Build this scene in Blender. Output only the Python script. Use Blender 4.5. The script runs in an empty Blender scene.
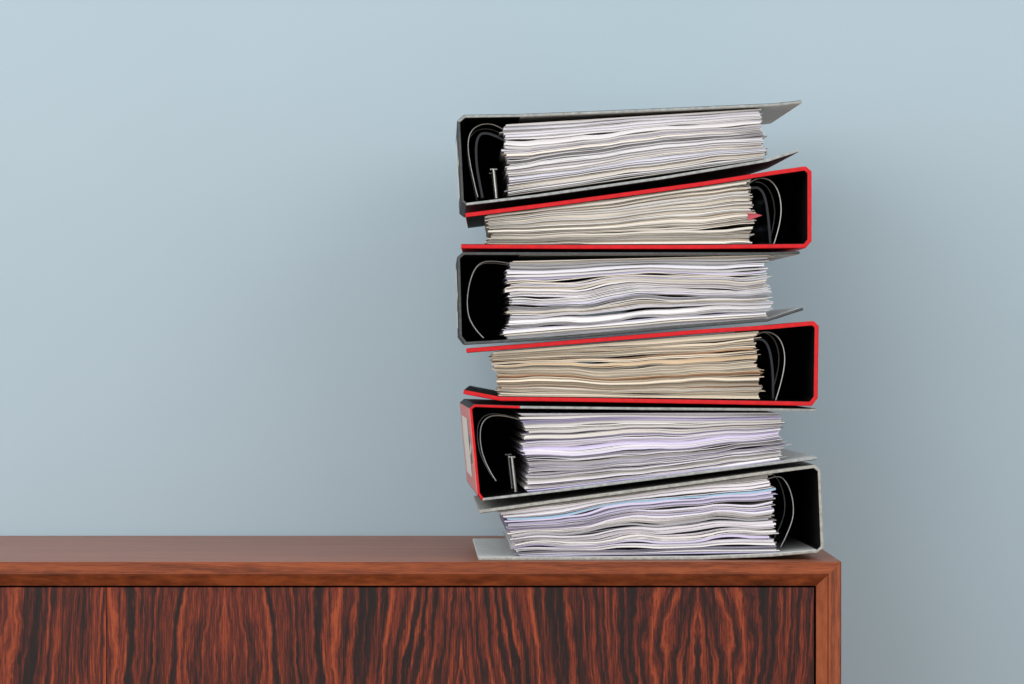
import bpy, math, random
from mathutils import Vector

S = 0.00085
D = 3.4
TABLE = 0.75
ZH = TABLE + (560-342)*S

def P(px, py):
    return ((px-512)*S, ZH + (342-py)*S)

def lin(c):
    return tuple(((v/255)/12.92 if v/255 <= 0.04045 else ((v/255+0.055)/1.055)**2.4) for v in c)+(1.0,)

scene = bpy.context.scene
scene.view_settings.view_transform = 'Standard'
scene.view_settings.look = 'None'

# ------------------------------------------------------------ materials
def newmat(name):
    m = bpy.data.materials.new(name); m.use_nodes = True
    nt = m.node_tree
    return m, nt, nt.nodes['Principled BSDF']

def plain(name, col, rough=0.6, metal=0.0, var=0.12, scale=60, bump=0.0, spec=0.5):
    m, nt, b = newmat(name)
    tc = nt.nodes.new('ShaderNodeTexCoord')
    n = nt.nodes.new('ShaderNodeTexNoise'); n.inputs['Scale'].default_value = scale
    n.inputs['Detail'].default_value = 5
    nt.links.new(tc.outputs['Object'], n.inputs['Vector'])
    r = nt.nodes.new('ShaderNodeValToRGB')
    c = lin(col)
    r.color_ramp.elements[0].position = 0.3
    r.color_ramp.elements[1].position = 0.7
    r.color_ramp.elements[0].color = tuple(v*(1-var) for v in c[:3])+(1,)
    r.color_ramp.elements[1].color = tuple(min(1, v*(1+var)) for v in c[:3])+(1,)
    nt.links.new(n.outputs['Fac'], r.inputs['Fac'])
    nt.links.new(r.outputs['Color'], b.inputs['Base Color'])
    b.inputs['Roughness'].default_value = rough
    b.inputs['Metallic'].default_value = metal
    b.inputs['Specular IOR Level'].default_value = spec
    if bump:
        bp = nt.nodes.new('ShaderNodeBump'); bp.inputs['Strength'].default_value = bump
        bp.inputs['Distance'].default_value = 0.001
        nt.links.new(n.outputs['Fac'], bp.inputs['Height'])
        nt.links.new(bp.outputs['Normal'], b.inputs['Normal'])
    return m

M_black  = plain('black_lining', (11,11,12), 0.6, spec=0.15)
M_outblk = plain('black_cover', (32,35,37), 0.6, spec=0.3, var=0.3, scale=200, bump=0.3)
M_edgeblk= plain('charcoal_edge', (64,67,68), 0.7, var=0.35, scale=220)
M_edgegr = plain('grey_edge', (148,152,150), 0.7, var=0.3, scale=220)
M_greylin= plain('grey_lining', (192,194,192), 0.75, scale=180, var=0.1)
M_greyout= plain('grey_cover', (154,153,146), 0.7, scale=250, var=0.28, bump=0.3)
M_red    = plain('red_cover', (192,18,26), 0.5, var=0.1, bump=0.2, scale=150, spec=0.3)
M_rededge= plain('red_edge', (194,18,26), 0.6, var=0.15, scale=180, spec=0.25)
M_pink   = plain('faded_red_spine', (200,128,124), 0.6, var=0.15)
M_metal  = plain('steel', (160,160,156), 0.35, metal=1.0, var=0.1)
M_plast  = plain('black_plastic', (16,21,28), 0.2, var=0.05)
M_label  = plain('paper_label', (215,212,202), 0.7, var=0.04)
M_tab    = plain('pink_divider', (176,60,74), 0.6)
M_wall   = plain('blue_wall_paint', (168,186,195), 0.85, var=0.012, scale=5, spec=0.2)
M_floor  = plain('floor_oak', (150,125,98), 0.5, var=0.2, scale=8)
M_dark   = plain('cabinet_shadow_gap', (18,9,7), 0.8)

m, nt, b = newmat('paper')
a = nt.nodes.new('ShaderNodeVertexColor'); a.layer_name = 'tint'
nt.links.new(a.outputs['Color'], b.inputs['Base Color'])
b.inputs['Roughness'].default_value = 0.8
b.inputs['Specular IOR Level'].default_value = 0.2
M_paper = m

XR = P(838.5,0)[0]; XL = XR-1.841
o2 = 0.0205
XIN1 = XR-o2

def wood(name, along, cols, K, A, leaf=None, rough=0.3, warp=(7.0, 1.3), gain=2.0, wig=0.022, sfreq=(170,5), spec=0.5, broadg=0.5):
    """rosewood: growth-ring figure warped by noise, fine pores; 'along' = grain axis"""
    m, nt, b = newmat(name)
    N = nt.nodes.new; L = nt.links.new
    def math_(op, a, bb=None, clamp=False):
        n = N('ShaderNodeMath'); n.operation = op; n.use_clamp = clamp
        for i, v in enumerate((a, bb)):
            if v is None: continue
            if isinstance(v, (int, float)): n.inputs[i].default_value = v
            else: L(v, n.inputs[i])
        return n.outputs[0]
    tc = N('ShaderNodeTexCoord'); sep = N('ShaderNodeSeparateXYZ'); L(tc.outputs['Object'], sep.inputs[0])
    X, Y, Z = sep.outputs
    if along == 'Z': across, y2, gr = X, Y, Z
    else:            across, y2, gr = Z, Y, X
    if leaf:
        sh = math_('ADD', across, -XIN1+leaf*40)
        idx = math_('FLOOR', math_('DIVIDE', sh, leaf*2))
        acr = math_('ADD', math_('PINGPONG', sh, leaf), math_('MULTIPLY', idx, 0.331))
    else:
        acr = math_('ADD', across, y2)
    def comb(src, fa, fg):
        c = N('ShaderNodeCombineXYZ')
        L(math_('MULTIPLY', src, fa), c.inputs[0]); L(math_('MULTIPLY', gr, fg), c.inputs[2])
        return c.outputs[0]
    def noise(vec, det=3, rg=0.5):
        n = N('ShaderNodeTexNoise'); n.inputs['Scale'].default_value = 1
        n.inputs['Detail'].default_value = det; n.inputs['Roughness'].default_value = rg
        L(vec, n.inputs['Vector']); return n.outputs['Fac']
    big = noise(comb(acr, *warp), 1.0, 0.4)
    mid = noise(comb(acr, 60, 26), 3, 0.6)
    aw = math_('ADD', acr, math_('MULTIPLY', math_('SUBTRACT', big, 0.5), A))
    aw = math_('ADD', aw, math_('MULTIPLY', math_('SUBTRACT', mid, 0.5), wig))
    s = math_('ADD', math_('MULTIPLY', math_('SINE', math_('MULTIPLY', aw, K)), 0.5), 0.5)
    streak = noise(comb(aw, *sfreq), 4, 0.7)
    broad = noise(comb(aw, 45, 3), 2, 0.5)
    fine = noise(comb(acr, 900, 40), 4, 0.65)
    st = math_('MULTIPLY', math_('SUBTRACT', streak, 0.5), gain)
    br = math_('MULTIPLY', math_('SUBTRACT', broad, 0.5), gain*broadg)
    fn = math_('MULTIPLY', math_('SUBTRACT', fine, 0.5), 1.3)
    f = math_('ADD', math_('MULTIPLY', s, 0.22), 0.38)
    f = math_('ADD', f, st); f = math_('ADD', f, br); f = math_('ADD', f, fn, True)
    r = N('ShaderNodeValToRGB')
    els = r.color_ramp.elements
    while len(els) < len(cols): els.new(0.5)
    for e, (p, c) in zip(els, cols):
        e.position = p; e.color = lin(c)
    L(f, r.inputs['Fac'])
    L(r.outputs['Color'], b.inputs['Base Color'])
    b.inputs['Roughness'].default_value = rough
    b.inputs['Specular IOR Level'].default_value = spec
    bp = N('ShaderNodeBump'); bp.inputs['Strength'].default_value = 0.1; bp.inputs['Distance'].default_value = 0.0003
    L(fine, bp.inputs['Height']); L(bp.outputs['Normal'], b.inputs['Normal'])
    return m

panel_cols = [(0.14,(18,6,4)),(0.36,(38,11,7)),(0.54,(74,23,11)),(0.74,(108,40,18)),(0.97,(142,62,30))]
frame_cols = [(0.0,(66,27,12)),(0.35,(108,50,24)),(0.6,(134,66,34)),(1.0,(156,82,46))]
top_cols   = [(0.0,(84,42,24)),(0.35,(128,70,44)),(0.6,(150,88,58)),(1.0,(168,104,70))]
M_panel = wood('rosewood_veneer_door', 'Z', panel_cols, 760, 0.09, leaf=0.1, rough=0.5, warp=(10,3.2), gain=2.1, wig=0.012, sfreq=(190,4), spec=0.25, broadg=0.7)
M_woodX = wood('rosewood_lengthwise', 'X', frame_cols, 700, 0.03, rough=0.45, warp=(12,1.4), gain=1.1, wig=0.010, spec=0.3)
M_woodZ = wood('rosewood_upright', 'Z', frame_cols, 700, 0.03, rough=0.45, warp=(12,1.4), gain=1.1, wig=0.010, spec=0.3)
M_top   = wood('rosewood_lit_top', 'X', top_cols, 500, 0.03, rough=0.42, warp=(12,1.4), gain=1.2, wig=0.010, spec=0.4)  # same rosewood, lightened: light and wall reflection on the top put into its colour

# ------------------------------------------------------------ helpers
def mesh_obj(name, verts, faces, mats, midx=None, parent=None, smooth=False):
    me = bpy.data.meshes.new(name)
    me.from_pydata(verts, [], faces); 
    for mt in mats: me.materials.append(mt)
    if midx:
        for p, i in zip(me.polygons, midx): p.material_index = i
    if smooth:
        for p in me.polygons: p.use_smooth = True
    me.update()
    import bmesh
    bm = bmesh.new(); bm.from_mesh(me); bmesh.ops.recalc_face_normals(bm, faces=bm.faces); bm.to_mesh(me); bm.free()
    o = bpy.data.objects.new(name, me); scene.collection.objects.link(o)
    if parent: o.parent = parent
    return o

def box(name, x0,x1,y0,y1,z0,z1, mat, parent=None, bevel=0.0):
    v = [(x,y,z) for x in (x0,x1) for y in (y0,y1) for z in (z0,z1)]
    f = [(0,1,3,2),(4,6,7,5),(0,4,5,1),(2,3,7,6),(0,2,6,4),(1,5,7,3)]
    o = mesh_obj(name, v, f, [mat], parent=parent)
    if bevel:
        md = o.modifiers.new('bevel','BEVEL'); md.width = bevel; md.segments = 2
    return o

def tube(name, pts, r, mat, parent, cyclic=False):
    cu = bpy.data.curves.new(name, 'CURVE'); cu.dimensions = '3D'
    cu.bevel_depth = r; cu.bevel_resolution = 3; cu.use_fill_caps = True
    sp = cu.splines.new('NURBS'); sp.points.add(len(pts)-1)
    for q, p in zip(sp.points, pts): q.co = (*p, 1)
    sp.order_u = 3; sp.use_endpoint_u = not cyclic; sp.use_cyclic_u = cyclic
    sp.resolution_u = 8
    cu.materials.append(mat)
    o = bpy.data.objects.new(name, cu); scene.collection.objects.link(o); o.parent = parent
    return o

def empty(name, loc, rz=0):
    e = bpy.data.objects.new(name, None); scene.collection.objects.link(e)
    e.location = loc; e.rotation_euler = (0,0,math.radians(rz)); e.empty_display_size = 0.05
    return e

# ------------------------------------------------------------ room
WY = 0.432
box('wall_back', -3.2, 2.6, WY, WY+0.1, 0, 2.7, M_wall)
box('floor', -3.2, 2.6, -4.6, WY+0.1, -0.08, 0, M_floor)

# ------------------------------------------------------------ sideboard
side = empty('rosewood_sideboard', (0,0,0))
YF = -0.030; YB = 0.425
ZT = TABLE; ZB = 0.24
o1 = 0.0105
prof = [(0, YB), (0, YF+0.0015), (0.0012, YF), (o1, YF+0.0005), (o1+0.0006, YF+0.0022), (o1+0.0012, YF+0.0018), (o2, YF+0.009), (o2, YB)]
def bar(name, a_out, b_out, a_dir, b_dir, mats):
    v = []
    for (c, d) in ((a_out, a_dir), (b_out, b_dir)):
        for ins, y in prof:
            v.append((c[0]+d[0]*ins, y, c[1]+d[1]*ins))
    n = len(prof); f = []
    for i in range(n):
        j = (i+1) % n
        f.append((i, j, n+j, n+i))
    f.append(tuple(range(n))); f.append(tuple(range(2*n-1, n-1, -1)))
    mi = [len(mats)-1]+[0]*(len(f)-1)
    return mesh_obj(name, v, f, mats, mi, parent=side)
TL=(XL,ZT); TR=(XR,ZT); BL=(XL,ZB); BR=(XR,ZB)
bar('top_board', TL, TR, (1,-1), (-1,-1), [M_woodX, M_top])
bar('end_board_right', TR, BR, (-1,-1), (-1,1), [M_woodZ])
bar('bottom_board', BR, BL, (-1,1), (1,1), [M_woodX])
bar('end_board_left', BL, TL, (1,1), (1,-1), [M_woodZ])
box('back_panel', XL+o2, XR-o2, YB-0.012, YB-0.002, ZB+o2, ZT-o2, M_dark, side)
g = 0.0016
xin0, xin1 = XL+o2, XR-o2
box('inner_carcass', xin0, xin1, YF+0.030, YF+0.034, ZB+o2, ZT-o2, M_dark, side)
nd = 3; w = (xin1-xin0)/nd
for i in range(nd):
    box('door_panel_%d' % (i+1), xin0+i*w+(g if i==0 else 0.0002), xin0+(i+1)*w-(g if i==nd-1 else 0.0002), YF+0.0115, YF+0.0295, ZB+o2+g, ZT-o2-g, M_panel, side, 0.0003)
for i, (lx, ly) in enumerate(((XL+0.12,0.03),(XR-0.12,0.03),(XL+0.12,0.37),(XR-0.12,0.37))):
    v=[];f=[];n=16
    for k,(zz,r) in enumerate(((0,0.012),(0.24,0.020))):
        for a_ in range(n):
            t=2*math.pi*a_/n; v.append((lx+r*math.cos(t), ly+r*math.sin(t), zz))
    for a_ in range(n): f.append((a_,(a_+1)%n,n+(a_+1)%n,n+a_))
    f.append(tuple(range(n))[::-1]); f.append(tuple(range(n,2*n)))
    mesh_obj('leg_%d'%(i+1), v, f, [M_woodZ], parent=side)

# ------------------------------------------------------------ binders
LEN = 0.318
def noise1(rng, n=4, fmin=0.6, fmax=4):
    c = [(rng.uniform(fmin,fmax)*2*math.pi, rng.uniform(0,6.28), rng.uniform(0.4,1)) for _ in range(n)]
    tot = sum(x[2] for x in c)
    return lambda u: sum(a*math.sin(f*u+p) for f,p,a in c)/tot

def paper_block(parent, org, quad, seed, n, tints, wav=1.0, ragged=0.0012, y0=0.008):
    rng = random.Random(seed)
    tl, tr, br, bl = [P(*q) for q in quad]
    NU, NV = 50, 4
    ln = 0.297
    us = [i/(NU-1) for i in range(NU)]; vs = [j/(NV-1) for j in range(NV)]
    lay = []
    for k in range(n):
        base = rng.choice([0.35,0.45,0.6,0.8,1.0,1.3,2.8])
        r_ = rng.random()
        ga = rng.uniform(2.2,4.2) if r_ < 0.10 else (rng.uniform(0.6,1.5) if r_<0.32 else rng.uniform(0.02,0.3))
        # fanned ends: gap opens towards the loose ends of some sheets
        fan = (rng.uniform(0,1.6) if rng.random()<0.22 else 0, rng.uniform(0,1.6) if rng.random()<0.30 else 0)
        lay.append((base, noise1(rng, 3, 0.3, 2.6), ga*wav, noise1(rng, 3, 0.4, 3.4), rng.uniform(-1,1), rng.uniform(-0.4,0.2), fan))
    gw = [noise1(rng,3,0.3,1.6) for _ in range(4)]
    Zb = [[[0]*NV for _ in us] for _ in range(n)]; Zt = [[[0]*NV for _ in us] for _ in range(n)]
    for i,u in enumerate(us):
        for j,v in enumerate(vs):
            acc = 0
            for k,(b_,tn,ga,gn,sh,bias,fan) in enumerate(lay):
                if k: acc += 0.03 + max(0, gn(u+sh*0.15*v)+bias)*ga*1.3 + fan[0]*max(0,1-u/0.16)**2*wav + fan[1]*max(0,(u-0.82)/0.18)**2*wav
                Zb[k][i][j] = acc
                acc += b_*(1+0.22*tn(u+0.1*v))
                Zt[k][i][j] = acc
            for k in range(n):
                for ZZ in (Zb,Zt):
                    t = ZZ[k][i][j]/acc
                    t += 0.045*wav*gw[0](u+0.08*v)*math.sin(math.pi*t) + 0.028*wav*gw[1](u)*math.sin(2*math.pi*t)+ 0.014*wav*gw[2](u)*math.sin(5*math.pi*t)+0.007*wav*gw[3](2*u)*math.sin(9*math.pi*t)
                    ZZ[k][i][j] = t
    verts=[];faces=[];cols=[]
    drift=0; run=None; runl=0
    for k in range(n):
        drift = drift*0.85 + rng.gauss(0, ragged*0.6)
        dl = drift + rng.gauss(0, ragged*0.55); dr = drift + rng.gauss(0, ragged*0.55)
        if rng.random()<0.09: dr += rng.uniform(0.001,0.005)
        if rng.random()<0.07: dl -= rng.uniform(0.0005,0.003)
        dy = rng.gauss(0, 0.0015)
        if runl<=0:
            run = rng.choices(tints, weights=[t[3] for t in tints])[0]; runl = rng.choice([1,1,2,3]) if run[3]>1 else 1
        runl -= 1
        c = run
        sc = rng.choice([0.70,0.84,0.92,0.96,1.0,1.0])
        c = lin((c[0]*sc, c[1]*sc, c[2]*sc))
        skew = rng.gauss(0,0.0028)
        o = len(verts)
        for ZZ in (Zb,Zt):
            for i,u in enumerate(us):
                for j,v in enumerate(vs):
                    t = ZZ[k][i][j]
                    xb = bl[0]+(br[0]-bl[0])*u; zb = bl[1]+(br[1]-bl[1])*u
                    xt = tl[0]+(tr[0]-tl[0])*u; zt = tl[1]+(tr[1]-tl[1])*u
                    x = xb+(xt-xb)*t + dl*(1-u)+dr*u
                    z = zb+(zt-zb)*t
                    y = max(0.003, y0 + dy + skew*(u-0.5)) + ln*v
                    verts.append((x-org[0], y, z-org[2])); cols.append(c)
        B = lambda i,j: o+i*NV+j
        T = lambda i,j: o+NU*NV+i*NV+j
        for i in range(NU-1):
            for j in range(NV-1):
                faces.append((B(i,j),B(i,j+1),B(i+1,j+1),B(i+1,j)))
                faces.append((T(i,j),T(i+1,j),T(i+1,j+1),T(i,j+1)))
            faces.append((B(i,0),B(i+1,0),T(i+1,0),T(i,0)))
            faces.append((B(i,NV-1),T(i,NV-1),T(i+1,NV-1),B(i+1,NV-1)))
        for j in range(NV-1):
            faces.append((B(0,j),T(0,j),T(0,j+1),B(0,j+1)))
            faces.append((B(NU-1,j),B(NU-1,j+1),T(NU-1,j+1),T(NU-1,j)))
    me = bpy.data.meshes.new('paper_sheets'); me.from_pydata(verts,[],faces); me.materials.append(M_paper)
    ca = me.color_attributes.new('tint','FLOAT_COLOR','POINT')
    ca.data.foreach_set('color', [x for c in cols for x in c])
    me.update()
    ob = bpy.data.objects.new('paper_sheets', me); scene.collection.objects.link(ob); ob.parent = parent

def offset_poly(pts, sgn, th):
    n = len(pts); out=[]
    ns=[]
    for i in range(n-1):
        dx=pts[i+1][0]-pts[i][0]; dz=pts[i+1][1]-pts[i][1]; l=math.hypot(dx,dz)
        ns.append((-dz/l*sgn, dx/l*sgn))
    for i in range(n):
        if i==0: nn=ns[0]; k=1
        elif i==n-1: nn=ns[-1]; k=1
        else:
            a_,b_=ns[i-1],ns[i]; nn=(a_[0]+b_[0],a_[1]+b_[1]); l=math.hypot(*nn); nn=(nn[0]/l,nn[1]/l)
            k=1/max(0.4,(nn[0]*a_[0]+nn[1]*a_[1]))
        out.append((pts[i][0]+nn[0]*th*k, pts[i][1]+nn[1]*th*k))
    return out

def binder(spine, outer_px, rz, y0, mats, quad, seed, n, tints, arc, post=None, plate=None, th=0.0026, wav=1.0, ragged=0.0012, blackseg=(), spine_seg=(5,), edge2=()):
    """outer_px : outer polyline, top tip -> spine -> bottom tip. mats: outer, inner, edge, black inner, spine outer, second edge"""
    pts = [P(*q) for q in outer_px]
    sgn = 1 if spine=='L' else -1
    sx = sum(p[0] for p in pts)/len(pts); bz = min(p[1] for p in pts)
    org = (sx, y0, bz)
    e = empty('lever_arch_binder', org, rz)
    inn = offset_poly(pts, sgn, th)
    m_=len(pts); v=[]
    for y in (0,LEN):
        for p in pts: v.append((p[0]-org[0], y, p[1]-org[2]))
        for p in inn: v.append((p[0]-org[0], y, p[1]-org[2]))
    f=[];mi=[]
    for i in range(m_-1):
        f.append((i,i+1,2*m_+i+1,2*m_+i)); mi.append(4 if i in spine_seg else 0)
        f.append((m_+i,m_+i+1,3*m_+i+1,3*m_+i)); mi.append(3 if i in blackseg else 1)
        em = 5 if i in edge2 else 2
        f.append((i,m_+i,m_+i+1,i+1)); mi.append(em)
        f.append((2*m_+i,2*m_+i+1,3*m_+i+1,3*m_+i)); mi.append(em)
    for i in (0,m_-1):
        f.append((i,2*m_+i,3*m_+i,m_+i)); mi.append(2)
    c = mesh_obj('cover', v, f, mats, mi, parent=e)
    bv = c.modifiers.new('bevel','BEVEL'); bv.width=0.0008; bv.segments=3; bv.limit_method='ANGLE'; bv.angle_limit=math.radians(50)
    paper_block(e, org, quad, seed, n, tints, wav, ragged)
    # added black backing across the far end, so the hollow by the spine reads dark
    tl,tr,br,bl=[P(*q) for q in quad]
    s0=spine_seg[0]; ins=offset_poly(pts, sgn, th*0.8)
    et,eb = (tl,bl) if spine=='L' else (tr,br)
    def zat(poly, x):
        best=None
        for i in range(len(poly)-1):
            a_,b_=poly[i],poly[i+1]
            if min(a_[0],b_[0])-1e-9<=x<=max(a_[0],b_[0])+1e-9 and abs(a_[0]-b_[0])>1e-6:
                t=(x-a_[0])/(b_[0]-a_[0]); best=a_[1]+t*(b_[1]-a_[1])
        return best if best is not None else poly[0][1]
    xe = (max(et[0],eb[0])+0.003) if spine=='L' else (min(et[0],eb[0])-0.003)
    top=ins[:s0+1]; bot=ins[s0+1:]
    lt=[p for p in top if (p[0]<xe if spine=='L' else p[0]>xe)]
    lb=[p for p in bot if (p[0]<xe if spine=='L' else p[0]>xe)]
    poly=[(xe,zat(top,xe))]+lt+lb+[(xe,zat(bot,xe))]
    v=[(p[0]-org[0],yy,p[1]-org[2]) for yy in (0.3145,0.3155) for p in poly]; q_=len(poly)
    f=[tuple(range(q_)),tuple(range(q_,2*q_))[::-1]]+[(i,(i+1)%q_,q_+(i+1)%q_,q_+i) for i in range(q_)]
    mesh_obj('added_dark_backing', v, f, [M_black], parent=e)
    # lever arch mechanism
    ap = [P(*q) for q in arc]
    for k,yy in enumerate((0.03, 0.11)):
        tube('ring_arch_%d'%(k+1), [(p[0]-org[0], yy, p[1]-org[2]) for p in ap], 0.0007, M_metal, e)
    if post:
        a_,b_=[P(*q) for q in post]
        for k,yy in enumerate((0.03,0.11)):
            tube('post_%d'%(k+1), [(a_[0]-org[0],yy,a_[1]-org[2]),((a_[0]+b_[0])/2-org[0],yy,(a_[1]+b_[1])/2-org[2]),(b_[0]-org[0],yy,b_[1]-org[2])], 0.0017, M_metal, e)
            tube('post_cap_%d'%(k+1), [(a_[0]-org[0]-0.003,yy,a_[1]-org[2]),(a_[0]-org[0],yy,a_[1]-org[2]),(a_[0]-org[0]+0.003,yy,a_[1]-org[2])], 0.0012, M_metal, e)
    if plate:
        pp=[P(*q) for q in plate]
        for _ in range(3):
            q=[pp[0]]
            for i in range(len(pp)-1):
                a_,b_=pp[i],pp[i+1]
                q.append((a_[0]*.75+b_[0]*.25,a_[1]*.75+b_[1]*.25)); q.append((a_[0]*.25+b_[0]*.75,a_[1]*.25+b_[1]*.75))
            q.append(pp[-1]); pp=q
        qq=offset_poly(pp, 1, 0.002); n_=len(pp); v=[];f=[]
        for y in (0.05,0.25):
            for L_ in (pp,qq):
                for p in L_: v.append((p[0]-org[0],y,p[1]-org[2]))
        for i in range(n_-1):
            f += [(i,i+1,2*n_+i+1,2*n_+i),(n_+i,n_+i+1,3*n_+i+1,3*n_+i),(i,n_+i,n_+i+1,i+1),(2*n_+i,2*n_+i+1,3*n_+i+1,3*n_+i)]
        for i in (0,n_-1): f.append((i,2*n_+i,3*n_+i,n_+i))
        mesh_obj('compressor_bar', v, f, [M_plast], parent=e)
    # finger ring and label on the outer face of the spine
    i0 = spine_seg[0]
    a_,b_=pts[i0],pts[i0+1]
    cx,cz=(a_[0]+b_[0])/2,(a_[1]+b_[1])/2
    dx,dz=b_[0]-a_[0],b_[1]-a_[1]; l=math.hypot(dx,dz); dx/=l;dz/=l
    nx,nz=dz*sgn,-dx*sgn
    rp=[]
    for t in range(20):
        an=2*math.pi*t/20
        rp.append((cx+nx*0.0002+dx*0.012*math.cos(an)-org[0], 0.06+0.012*math.sin(an), cz+nz*0.0002+dz*0.012*math.cos(an)-org[2]))
    tube('finger_ring', rp, 0.0006, M_metal, e, True)
    lv=[]
    for s_,yy in ((-1,0.10),(1,0.10),(1,0.27),(-1,0.27)):
        lv.append((cx+nx*0.0003+dx*0.026*s_-org[0], yy, cz+nz*0.0003+dz*0.026*s_-org[2]))
    mesh_obj('spine_label', lv, [(0,1,2,3)], [M_label], parent=e)
    return e, org

white=[(232,229,230,6),(220,218,225,3),(232,224,212,2.5)]
cream=[(229,222,211,5),(216,204,187,3),(233,229,224,3),(184,162,132,0.7)]
buff =[(230,216,195,5),(214,192,162,3),(234,226,212,3),(176,128,92,0.95)]
lilac=[(228,224,231,5),(207,199,228,3),(234,230,226,3),(166,159,204,0.95)]
lilac2=[(230,226,231,5),(204,197,224,2.2),(235,231,228,3),(150,184,206,0.6)]

binder('L', [(802,100),(775,103),(640,109),(520,114),(464,115),(457,121),(461,202),(466,206),(540,197),(660,180),(768,162),(799,152)],
  1.0, 0.0, [M_outblk, M_greylin, M_edgegr, M_black, M_outblk, M_edgeblk],
  [(505,124),(762,108),(766,158.5),(510,195.5)], 11, 84, white,
  [(512,134),(498,122),(478,122),(467,135),(470,165),(478,196)], post=((494,168),(497,197)),
  plate=[(516,142),(490,128),(476,131),(475,160),(482,196)], blackseg=(3,4,5,6,7), wav=0.9, edge2=(5,6,))
e2, og2 = binder('R', [(465,213),(560,201),(700,182),(770,171),(806,166),(812,171),(812,241),(806,248),(700,249),(580,249),(461,248.5)],
  0.3, 0.003, [M_red, M_black, M_rededge, M_black, M_red, M_rededge],
  [(487,214.5),(751,178.5),(751,243.5),(489,244)], 22, 74, cream,
  [(744,188),(756,176),(774,177),(784,195),(784,222),(776,245)],
  plate=[(776,244),(774,215),(770,190),(760,182),(745,190)], blackseg=range(12), th=0.0039, ragged=0.0015)
tb=[P(748,211),P(763,215),P(749,220)]
mesh_obj('index_tab', [(p[0]-og2[0], yy, p[1]-og2[2]) for yy in (0.006,0.03) for p in tb], [(0,1,2),(5,4,3),(0,1,4,3),(1,2,5,4),(2,0,3,5)], [M_tab], parent=e2)
binder('L', [(800,251),(770,252),(640,252),(520,252),(463,252),(457,257),(459,337),(465,345),(560,339.5),(680,328.5),(768,321.5),(804,310)],
  1.0, 0.001, [M_outblk, M_greylin, M_edgeblk, M_black, M_outblk, M_edgeblk],
  [(509,261),(767,254.8),(771,318.5),(508,340)], 33, 84, white+[(208,205,228,2.4)],
  [(516,264),(490,258),(474,266),(466,298),(470,325),(484,338)], blackseg=(3,4,5,6,7,8,9), ragged=0.0018, wav=1.1)
binder('R', [(466,348.5),(560,341),(700,329.5),(770,325),(814,321),(819,326),(818,398),(812,406),(700,404),(580,402),(500,401),(463,394)],
  -0.2, 0.002, [M_red, M_black, M_rededge, M_black, M_red, M_rededge],
  [(493,352),(758,331),(760,399),(499,396)], 44, 74, buff,
  [(750,342),(762,330),(780,334),(788,352),(786,376),(778,401)],
  plate=[(778,400),(778,372),(774,345),(764,336),(750,342)], blackseg=range(12), wav=1.1, th=0.0039, ragged=0.0015)
binder('L', [(817,408.5),(770,408),(640,407),(520,405.5),(474,404),(469,408),(477,494),(482,501),(560,492),(680,477),(780,464.5),(818,460)],
  2.2, 0.001, [M_outblk, M_greylin, M_edgegr, M_black, M_pink, M_rededge],
  [(521,413.5),(780,413),(783,461),(529,492.5)], 55, 74, lilac,
  [(520,420),(500,414),(483,420),(480,440),(486,465),(497,482)], post=((513,458),(517,493)), blackseg=(2,3,4,5,6,7), edge2=(3,4,5,6))
binder('R', [(479,510),(560,499),(700,480.5),(780,469.5),(815,465),(821,470),(824,548),(818,553),(770,557),(700,559.8),(580,560),(478,560)],
  1.4, 0.0, [M_greyout, M_greylin, M_greyout, M_black, M_greyout, M_edgegr],
  [(501,510),(770,474),(778,553),(520,556.5)], 68, 74, lilac2,
  [(760,486),(780,474),(792,485),(798,508),(795,528),(784,549)], blackseg=(0,1,2,3,4,5,6), wav=1.25, ragged=0.0020, th=0.0029)

# ------------------------------------------------------------ light
w = bpy.data.worlds.new('World'); scene.world = w; w.use_nodes = True
w.node_tree.nodes['Background'].inputs[0].default_value = (0.92,0.96,1.0,1)
w.node_tree.nodes['Background'].inputs[1].default_value = 1.0

def area(name, loc, target, size, sizey, power, col):
    l = bpy.data.lights.new(name,'AREA'); l.shape='RECTANGLE'; l.size=size; l.size_y=sizey; l.energy=power; l.color=col
    o = bpy.data.objects.new(name,l); scene.collection.objects.link(o); o.location=loc
    o.rotation_euler = (Vector(target)-Vector(loc)).to_track_quat('-Z','Y').to_euler()
area('window_light', (-1.5,-2.6,1.8), (-0.3,0.4,0.9), 2.6, 2.2, 58, (1,0.98,0.96))
area('added_fill_light', (1.8,-2.8,1.7), (0.1,0.3,0.9), 2.0, 2.0, 27, (1,0.97,0.94))  # added soft fill to lift the right side, no window there

# ------------------------------------------------------------ camera
cam = bpy.data.cameras.new('camera'); co = bpy.data.objects.new('camera', cam); scene.collection.objects.link(co)
co.location = (0,-D,ZH); co.rotation_euler = (math.pi/2,0,0)
cam.lens = (D/S)/1024*36; cam.sensor_width = 36; cam.clip_end = 50
scene.camera = co
